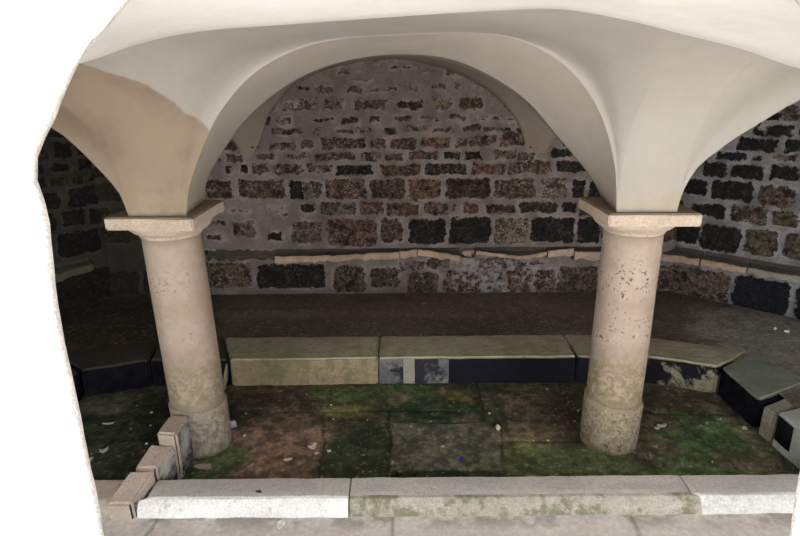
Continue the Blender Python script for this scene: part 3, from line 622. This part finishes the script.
def lumpfill():
    o = block('ledge_stone', [(.50, 4.655), (.61, 4.655), (.61, 4.75), (.50, 4.75)], .44, .505, (M['ledgetop'], M['kmortar']), bev=.01, cuts=3, amp=.02, seed=91)
    tag(o, 'crumbled ledge piece carrying the broken stone lump', 'stone ledge', 'ledge stones along the walls')
lumpfill()

# ---------------------------------------------------------------- floors
def floor_grid(name, x0, x1, y0, y1, res, zfn, cfn, mat, inside=None, kind='structure'):
    nx = int((x1-x0)/res)+1; ny = int((y1-y0)/res)+1
    X, Y = np.meshgrid(np.linspace(x0, x1, nx), np.linspace(y0, y1, ny), indexing='ij')
    Z = zfn(X, Y); C = cfn(X, Y)
    idx = np.arange(nx*ny).reshape(nx, ny)
    F = np.stack([idx[:-1, :-1], idx[1:, :-1], idx[1:, 1:], idx[:-1, 1:]], -1).reshape(-1, 4)
    if inside is not None:
        m = inside(X, Y).reshape(-1); F = F[m[F].all(1)]
    o = mesh_obj(name, np.stack([X, Y, Z], -1).reshape(-1, 3), F.tolist(), mat, attrs={'col': C.reshape(-1, 3)})
    tag(o, kind=kind); return o
def blob(C, X, Y, cx, cy, rx, ry, col, a=1.0, soft=.35, seed=0, rot=0, nz=.5):
    dx, dy = X-cx, Y-cy; c, s = math.cos(rot), math.sin(rot)
    r = np.hypot((dx*c+dy*s)/rx, (-dx*s+dy*c)/ry)+(fbm(X, Y, 9, 5, seed+40)-.5)*nz*2.2
    w = sstep(1+soft, 1-soft, r)[..., None]*a
    return C*(1-w)+np.array(col)*w
JOINTS = [((-.98, 3.125), (.50, 3.125)), ((-.465, 3.125), (-.395, 2.36)), ((-.07, 3.0), (.57, 2.99)), ((-.07, 3.125), (-.07, 2.36)), ((.50, 3.45), (.50, 3.13)), ((.50, 3.13), (.57, 2.99)), ((.57, 2.99), (.49, 2.36)),
          ((.57, 2.80), (1.0, 2.80)), ((1.03, 3.45), (.98, 2.95)), ((1.30, 2.7), (1.28, 2.36)), ((1.25, 3.1), (2.0, 3.05)), ((1.6, 3.05), (1.75, 2.36)), ((-1.15, 3.1), (-2.0, 3.05)), ((-1.6, 3.1), (-1.62, 2.4))]
def seg_d(X, Y, a, b):
    ax, ay = a; bx, by = b; vx, vy = bx-ax, by-ay; t = np.clip(((X-ax)*vx+(Y-ay)*vy)/(vx*vx+vy*vy), 0, 1)
    return np.hypot(X-ax-t*vx, Y-ay-t*vy)
def jd(X, Y):
    wx = X+(fbm(X, Y, 10, 3, 3)-.5)*.04; wy = Y+(fbm(X, Y, 10, 3, 5)-.5)*.04
    return np.min([seg_d(wx, wy, a, b) for a, b in JOINTS], 0)
def zbasin(X, Y):
    z = -.006*sstep(.012, .002, jd(X, Y))+(fbm(X, Y, 12, 4, 1)-.5)*.008
    slab = (X > -.065) & (X < .53) & (Y < 2.99)
    return z+slab*.006
DG, MG, BR, OL, GY, BK = (.022, .030, .016), (.035, .085, .020), (.150, .098, .072), (.085, .080, .036), (.078, .080, .058), (.022, .018, .014)
def cbasin(X, Y):
    n = fbm(X, Y, 4, 5, 2)[..., None]; C = np.array(DG)*(1-n)+np.array((.060, .052, .034))*n*1.1
    B = lambda *a, **k: blob(C, X, Y, *a, **k)
    C = B(-.75, 3.28, .36, .16, (.045, .034, .024), .8, seed=1)
    C = B(-.72, 2.72, .33, .36, BR, .95, seed=2, nz=.35)
    C = B(-.70, 3.02, .28, .10, (.075, .055, .034), .7, seed=22)
    C = B(-1.02, 2.62, .17, .22, (.03, .060, .018), .85, seed=3)
    C = B(-.95, 3.10, .20, .10, (.02, .03, .014), .6, seed=33)
    C = B(-.20, 2.68, .24, .32, (.020, .030, .014), .9, seed=4)
    C = B(-.10, 3.33, .48, .10, (.055, .095, .028), .75, seed=5)
    C = B(-.33, 3.12, .16, .07, (.130, .125, .050), .8, seed=6)
    C = B(.20, 3.15, .30, .14, (.016, .036, .017), .9, seed=7)
    C = B(.33, 3.30, .12, .045, (.140, .115, .045), .9, seed=8, rot=-.6)
    C = B(-.02, 3.27, .06, .07, (.14, .115, .065), .8, seed=9)
    slab = ((X > -.06+.02*(fbm(X, Y, 12, 2, 1)-.5)) & (X < .53) & (Y < 2.985))[..., None]
    C = np.where(slab, np.array(GY)*(.75+.5*fbm(X, Y, 7, 5, 12)[..., None]), C)
    C = np.where(slab & (Y < 2.53+.03*fbm(X, Y, 8, 3, 5))[..., None], np.array((.020, .028, .014)), C)
    C = B(.78, 3.25, .28, .16, (.075, .062, .040), .8, seed=10)
    C = B(.72, 2.86, .22, .12, (.125, .095, .060), .85, seed=11)
    C = B(.66, 2.72, .14, .09, (.105, .125, .045), .7, seed=12)
    C = B(.85, 2.58, .38, .16, (.060, .082, .032), .8, seed=13)
    C = B(.98, 3.05, .10, .28, (.040, .026, .020), .7, seed=14)
    C = B(1.45, 3.18, .34, .18, (.040, .030, .018), .8, seed=15)
    C = B(1.38, 2.78, .24, .16, (.070, .052, .032), .7, seed=16)
    C = B(1.68, 2.78, .24, .22, (.048, .098, .034), .9, seed=17, rot=.5, nz=.8)
    C = B(1.50, 2.52, .30, .06, (.070, .125, .048), .9, seed=18)
    C = B(1.78, 2.62, .16, .12, (.080, .070, .040), .7, seed=19)
    C = B(1.90, 2.85, .05, .3, (.13, .12, .08), .6, seed=20, rot=.1)
    C = B(-1.65, 2.85, .5, .45, (.022, .034, .020), .8, seed=21, nz=.8)
    C = B(-1.85, 3.22, .15, .10, (.10, .095, .075), .7, seed=23)
    C = B(-1.35, 3.1, .16, .3, (.014, .016, .012), .7, seed=24)
    j = sstep(.012, .003, jd(X, Y))[..., None]*.6
    C = C*(1-j)+np.array((.008, .008, .005))*j
    sp = sstep(.72, .78, fbm(X, Y, 75, 2, 77))[..., None]*.5
    C = C*(1-sp)+np.array((.22, .20, .15))*sp
    gr = sstep(.48, .6, fbm(X, Y, 16, 4, 55))[..., None]*.45
    C = C*(.55+.9*sstep(.3, .72, fbm(X, Y, 24, 5, 91)))[..., None]
    lm = (sstep(.56, .66, fbm(X, Y, 13, 5, 93))*(C[..., 1] > C[..., 0]*1.25))[..., None]*.45
    C = C*(1-lm)+np.array((.062, .085, .030))*lm
    return (C*(1-gr)+C*np.array((.42, .55, .4))*gr)*np.array((2.2, 2.05, 2.1))
floor_grid('floor', -2.3, 2.2, 2.3, 3.56, .0085, zbasin, cbasin, M['basin'])
def in_walk(X, Y):
    L = Y < 4.80
    inner = (Y < 3.60) & (np.abs(X) < 2.1)
    corner = (np.abs(X)-1.6)*.6+(Y-3.45) < .05
    return ~inner
def zwalk(X, Y): return .172+(fbm(X, Y, 5, 4, 2)-.5)*.02-.012*sstep(4.1, 4.7, Y)
def cwalk(X, Y):
    n = fbm(X, Y, 3, 5, 4)[..., None]; C = np.array((.030, .022, .017))*(1-n)+np.array((.085, .060, .046))*n
    C = blob(C, X, Y, -1.0, 4.25, .55, .10, (.105, .082, .058), .6, seed=50)
    C = blob(C, X, Y, -1.1, 4.1, .6, .12, (.045, .045, .030), .5, seed=51)
    C = blob(C, X, Y, .6, 4.35, 1.3, .22, (.085, .052, .040), .7, seed=52)
    C = blob(C, X, Y, 0, 4.0, 1.6, .16, (.040, .034, .022), .6, seed=53)
    C = blob(C, X, Y, 2.6, 3.6, .5, .7, (.15, .13, .115), .8, seed=54)
    C = blob(C, X, Y, -2.3, 3.8, .9, .9, (.020, .017, .013), .85, seed=55)
    sp = sstep(.74, .80, fbm(X, Y, 60, 2, 78))[..., None]*.5
    C = C*(1-sp)+np.array((.20, .14, .10))*sp
    rd = sstep(.60, .7, fbm(X, Y, 14, 4, 79))[..., None]*.5
    return (C*(1-rd)+np.array((.07, .038, .028))*rd)*np.array((3.1, 3.5, 3.6))
floor_grid('floor', -3.45, 3.3, 2.3, 4.80, .012, zwalk, cwalk, M['walk'], inside=lambda X, Y: ~((Y < 3.62+np.minimum(0, (1.6-np.abs(X))*.45)) & (np.abs(X) < 2.14)))
def zp(X, Y): return .045+(fbm(X, Y, 6, 4, 3)-.5)*.006
def cp(X, Y):
    n = fbm(X, Y, 6, 5, 6)[..., None]; C = np.array((.58, .52, .48))*(1-n)+np.array((.80, .74, .70))*n
    d = sstep(2.06, 2.16, Y)*sstep(.42, .62, fbm(X, Y, 14, 4, 7)); d = d[..., None]*.55
    C = C*(1-d)+np.array((.16, .15, .10))*d
    j = np.minimum(np.abs(((X+.53+.03*fbm(X, Y, 6, 2, 1)) % 1.05)-.5), 9); j = sstep(.012, .003, j)[..., None]*.6*(Y > .8)[..., None]
    return C*(1-j)+np.array((.13, .12, .09))*j
floor_grid('floor', -3.6, 3.5, .0, 2.19, .012, zp, cp, M['pave'])
bm = bmesh.new(); box_bm(bm, -9, 9, -9, .02, -.2, .035); tag(bm_obj('floor', bm, M['grass']), kind='structure')
bm = bmesh.new(); box_bm(bm, -3.75, 3.6, 0.02, 5.05, -.3, -.03); tag(bm_obj('floor', bm, M['walk'] if False else M['ktopL']), kind='structure')

# ---------------------------------------------------------------- litter
def flake(name, loc, sx, sy, h, mat, label, cat, rz=0, seed=0, group=None, bend=.3, npt=11):
    rnd = random.Random(seed); bm = bmesh.new(); ring = []
    for i in range(npt):
        a = 2*math.pi*i/npt; r = rnd.uniform(.65, 1.05); ring.append((math.cos(a)*r*sx/2, math.sin(a)*r*sy/2))
    zf = lambda x, y: bend*h*3*((x/(sx/2))**2-.3*(y/(sy/2)))+h
    c0 = bm.verts.new((0, 0, max(0, zf(0, 0)-h))); c1 = bm.verts.new((0, 0, zf(0, 0)))
    lo = [bm.verts.new((x, y, max(0, zf(x, y)-h))) for x, y in ring]; hi = [bm.verts.new((x, y, max(.5*h, zf(x, y)))) for x, y in ring]
    for i in range(npt):
        j = (i+1) % npt; bm.faces.new((c1, hi[i], hi[j])); bm.faces.new((c0, lo[j], lo[i])); bm.faces.new((lo[i], lo[j], hi[j], hi[i]))
    o = bm_obj(name, bm, mat, loc=loc); o.rotation_euler = (0, 0, rz); tag(o, label, cat, group); return o
def pebble(name, loc, s, mat, label, cat, seed=0, group=None, rz=0):
    bm = bmesh.new(); bmesh.ops.create_icosphere(bm, subdivisions=2, radius=.5)
    for v in bm.verts:
        k = 1+(float(fbm(v.co.x*4+seed, v.co.y*4+v.co.z*3, 1, 2, seed))-.5)*.8
        v.co = Vector((v.co.x*s[0]*k, v.co.y*s[1]*k, v.co.z*s[2]*k+s[2]*.4))
    o = bm_obj(name, bm, mat, loc=loc); o.rotation_euler = (0, 0, rz); tag(o, label, cat, group); return o
FZ = .004
# crumpled paper: a folded many-cornered scrap
bm = bmesh.new(); bmesh.ops.create_icosphere(bm, subdivisions=3, radius=.5)
for v in bm.verts:
    k = .55+1.1*float(fbm(v.co.x*6+2, v.co.y*6+v.co.z*5, 1, 3, 9)); v.co = Vector((v.co.x*.075*k, v.co.y*.05*k, v.co.z*.022*k+.008))
tag(bm_obj('crumpled_paper', bm, M['paper'], loc=(-.985, 2.975, FZ)), 'crumpled white and violet scrap of paper right of the left column foot', 'paper')
flake('paper_scrap', (-.485, 2.755, FZ), .05, .055, .006, M['leafpale'], 'largest white scrap on the brown patch of basin floor', 'paper', .6, 2, bend=.8)
flake('paper_scrap', (-.455, 2.70, FZ), .03, .018, .004, M['leafpale'], 'small white scrap just below the largest scrap', 'paper', .5, 3)
flake('paper_scrap', (-.595, 2.65, FZ), .055, .03, .004, M['leafpale'], 'oblong white scrap in the lower middle of the brown patch', 'paper', .2, 4)
flake('paper_scrap', (-.39, 2.72, FZ), .025, .018, .004, M['white'], 'tiny white scrap on dark moss right of the brown patch', 'paper', 0, 5)
flake('dry_leaf', (-.78, 2.60, FZ), .045, .03, .003, M['shard'], 'faint pinkish dry leaf at the lower left of the brown patch', 'leaf', .7, 6)
flake('dry_leaf', (-.73, 2.56, FZ), .05, .028, .003, M['shard'], 'faint pinkish dry leaf close to the front kerb on the brown patch', 'leaf', .4, 7)
flake('slate_shard', (-1.02, 2.585, FZ+.004), .115, .05, .010, M['shard'], 'pinkish slate shard lying on moss beside the divider wall', 'shard', -.12, 8, bend=.0, npt=6)
pebble('bottle_cap', (.313, 2.641, FZ), (.022, .022, .014), M['blue'], 'small bright blue plastic bit on the grey-green floor slab', 'bottle cap', 3)
pebble('plastic_scrap', (.187, 4.468, .165), (.045, .02, .014), M['red'], 'small red plastic bit on the walkway under the back wall', 'plastic scrap', 4)
# broken hole edge with pebble on the right of the slab
pebble('pebble', (.545, 2.915, FZ), (.03, .04, .03), M['leafpale'], 'pale chipped pebble at the right corner of the grey-green slab', 'pebble', 5)
flake('stone_chip', (-.531, 2.125, .049), .04, .085, .008, M['white'], 'white stone chip lying on the pavement below the front kerb', 'stone chip', -.35, 9, bend=0, npt=6)
flake('stone_chip', (2.72, 3.83, .176), .045, .03, .012, M['white'], 'white stone chip on the right walkway near the photo edge', 'stone chip', .3, 10)
flake('stone_chip', (2.665, 3.88, .176), .03, .02, .012, M['white'], 'smaller white chip just left of the one on the right walkway', 'stone chip', .9, 11)
flake('paper_scrap', (-2.045, 3.60, .181), .045, .03, .006, M['leafpale'], 'small pale scrap on the dark left walkway', 'paper', .2, 12)
flake('wood_chip', (-1.60, 2.73, FZ), .06, .045, .012, M['leafpale'], 'pale curled chip on the dark left basin floor', 'wood chip', .5, 13, bend=.7)
flake('wood_chip', (-1.70, 3.0, FZ), .075, .02, .008, M['leafpale'], 'long pale splinter on the dark left basin floor', 'wood chip', .1, 14)
flake('wood_chip', (-1.64, 2.65, FZ), .04, .04, .012, M['white'], 'white chip on the left basin floor against the doorway jamb', 'wood chip', .4, 15)
flake('wood_chip', (1.48, 2.93, FZ), .07, .03, .012, M['pebble'], 'pale brown chip on the basin floor right of the right column', 'wood chip', .2, 16)
flake('wood_chip', (1.44, 2.905, FZ), .03, .025, .01, M['pebble'], 'little brown chip left of the pale chip beside the right column', 'wood chip', .2, 17)
pebble('pebble', (1.93, 2.895, FZ), (.03, .03, .02), M['pebble'], 'grey pebble at the foot of the right kerb blocks', 'pebble', 6)
pebble('pebble', (-.37, 2.255, .121), (.03, .016, .012), M['ktopL'], 'dark speck of grit on top of the white-edged front kerb', 'pebble', 7) if False else pebble('pebble', (-.65, 2.245, .122), (.028, .016, .012), M['ktopL'], 'dark bit of grit on top of the white-edged front kerb stone', 'pebble', 7)
# little pale bits scattered over the basin floor
bits = [(-.93, 3.10), (-.60, 3.32), (-.43, 3.19), (-.20, 3.02), (-.40, 3.03), (.05, 2.95), (.84, 3.43), (.93, 3.36), (1.02, 3.20), (1.05, 3.10), (1.0, 2.99), (.72, 2.80), (.80, 2.80), (.52, 3.08), (1.75, 2.96), (1.85, 3.0),
        (-1.55, 2.95), (-1.50, 3.12), (-1.45, 2.98), (-1.62, 3.2), (-.88, 2.87), (-.05, 2.62), (.22, 2.75), (1.6, 2.6), (.17, 3.0), (.7, 2.45), (-1.75, 2.8), (-1.4, 2.8)]
proto = None
for i, (x, y) in enumerate(bits):
    if proto is None:
        proto = o = pebble('grit_chip', (x, y, FZ), (.016, .012, .008), M['leafpale'], 'x', 'stone chip', 3, 'tiny pale chips on the basin floor')
    else:
        o = proto.copy(); COL.objects.link(o); o.location = (x, y, FZ)
    o.rotation_euler = (0, 0, i*1.3); s = .6+.6*random.random(); o.scale = (s, s, s)
    o['label'] = 'tiny pale chip scattered on the mossy basin floor'
# leaning splinter beside the left end of the yellow kerb
bm = bmesh.new()
pts = [(0, 0, 0), (.02, .0, .07), (.03, .01, .14), (.035, .02, .175)]; w = [.012, .014, .009, .004]
rings = []
for p, r in zip(pts, w):
    rings.append([bm.verts.new((p[0]+r*math.cos(a), p[1]+r*.5*math.sin(a), p[2])) for a in [k*math.pi/3 for k in range(6)]])
for a, b in zip(rings[:-1], rings[1:]):
    for k in range(6): bm.faces.new((a[k], a[(k+1) % 6], b[(k+1) % 6], b[k]))
bm.faces.new(rings[0][::-1]); bm.faces.new(rings[-1])
tag(bm_obj('wood_splinter', bm, M['wood'], loc=(-1.15, 3.40, .0)), 'pale splinter standing in the corner left of the yellow kerb stone', 'wood')
# twig on the brown patch
cu = [(-.66, 2.80), (-.62, 2.785), (-.57, 2.762), (-.52, 2.752)]
bm = bmesh.new(); prev = None
for k, (x, y) in enumerate(cu):
    r = .0022; ring = [bm.verts.new((x+.5*r*math.sin(a)+.59, y+r*math.cos(a)-2.77, r*math.sin(a)+.003)) for a in [j*math.pi/2 for j in range(4)]]
    if prev:
        for j in range(4): bm.faces.new((prev[j], prev[(j+1) % 4], ring[(j+1) % 4], ring[j]))
    prev = ring
tag(bm_obj('twig', bm, M['twig'], loc=(-.59, 2.77, FZ)), 'thin curved twig pointing at the largest white scrap', 'twig')

# ---------------------------------------------------------------- light
W = bpy.data.worlds.new('overcast_sky'); SC.world = W; W.use_nodes = True
bg = W.node_tree.nodes['Background']; bg.inputs[0].default_value = (.93, .96, 1.0, 1); bg.inputs[1].default_value = 3.0
sun = bpy.data.lights.new('sun', 'SUN'); sun.energy = 16; sun.angle = math.radians(1.5); sun.color = (1, .96, .9)
so = bpy.data.objects.new('sun', sun); link(so); so.location = (3, -3, 5)
dv = Vector((-.75, .42, -.85)); so.rotation_euler = dv.to_track_quat('-Z', 'Y').to_euler()

# ---------------------------------------------------------------- camera
cam = bpy.data.cameras.new('camera'); co = bpy.data.objects.new('camera', cam); link(co)
cam.sensor_fit = 'HORIZONTAL'; cam.sensor_width = 36; cam.lens = 591.888*36/800; cam.clip_start = .02
pt, ro, ya = .309243, -.008516, -.000879
fw = Vector((math.sin(ya)*math.cos(pt), math.cos(ya)*math.cos(pt), -math.sin(pt)))
r = Vector((math.cos(ya), -math.sin(ya), 0)); u = r.cross(fw)
r2 = r*math.cos(ro)+u*math.sin(ro); u2 = -r*math.sin(ro)+u*math.cos(ro)
mat = Matrix((r2, u2, -fw)).transposed().to_4x4(); mat.translation = (0, 0, 1.9); co.matrix_world = mat
SC.camera = co
SC.view_settings.view_transform = 'Standard'; SC.view_settings.look = 'None'; SC.view_settings.gamma = 1; SC.view_settings.use_curve_mapping = False
SC.view_settings.exposure = 1.0
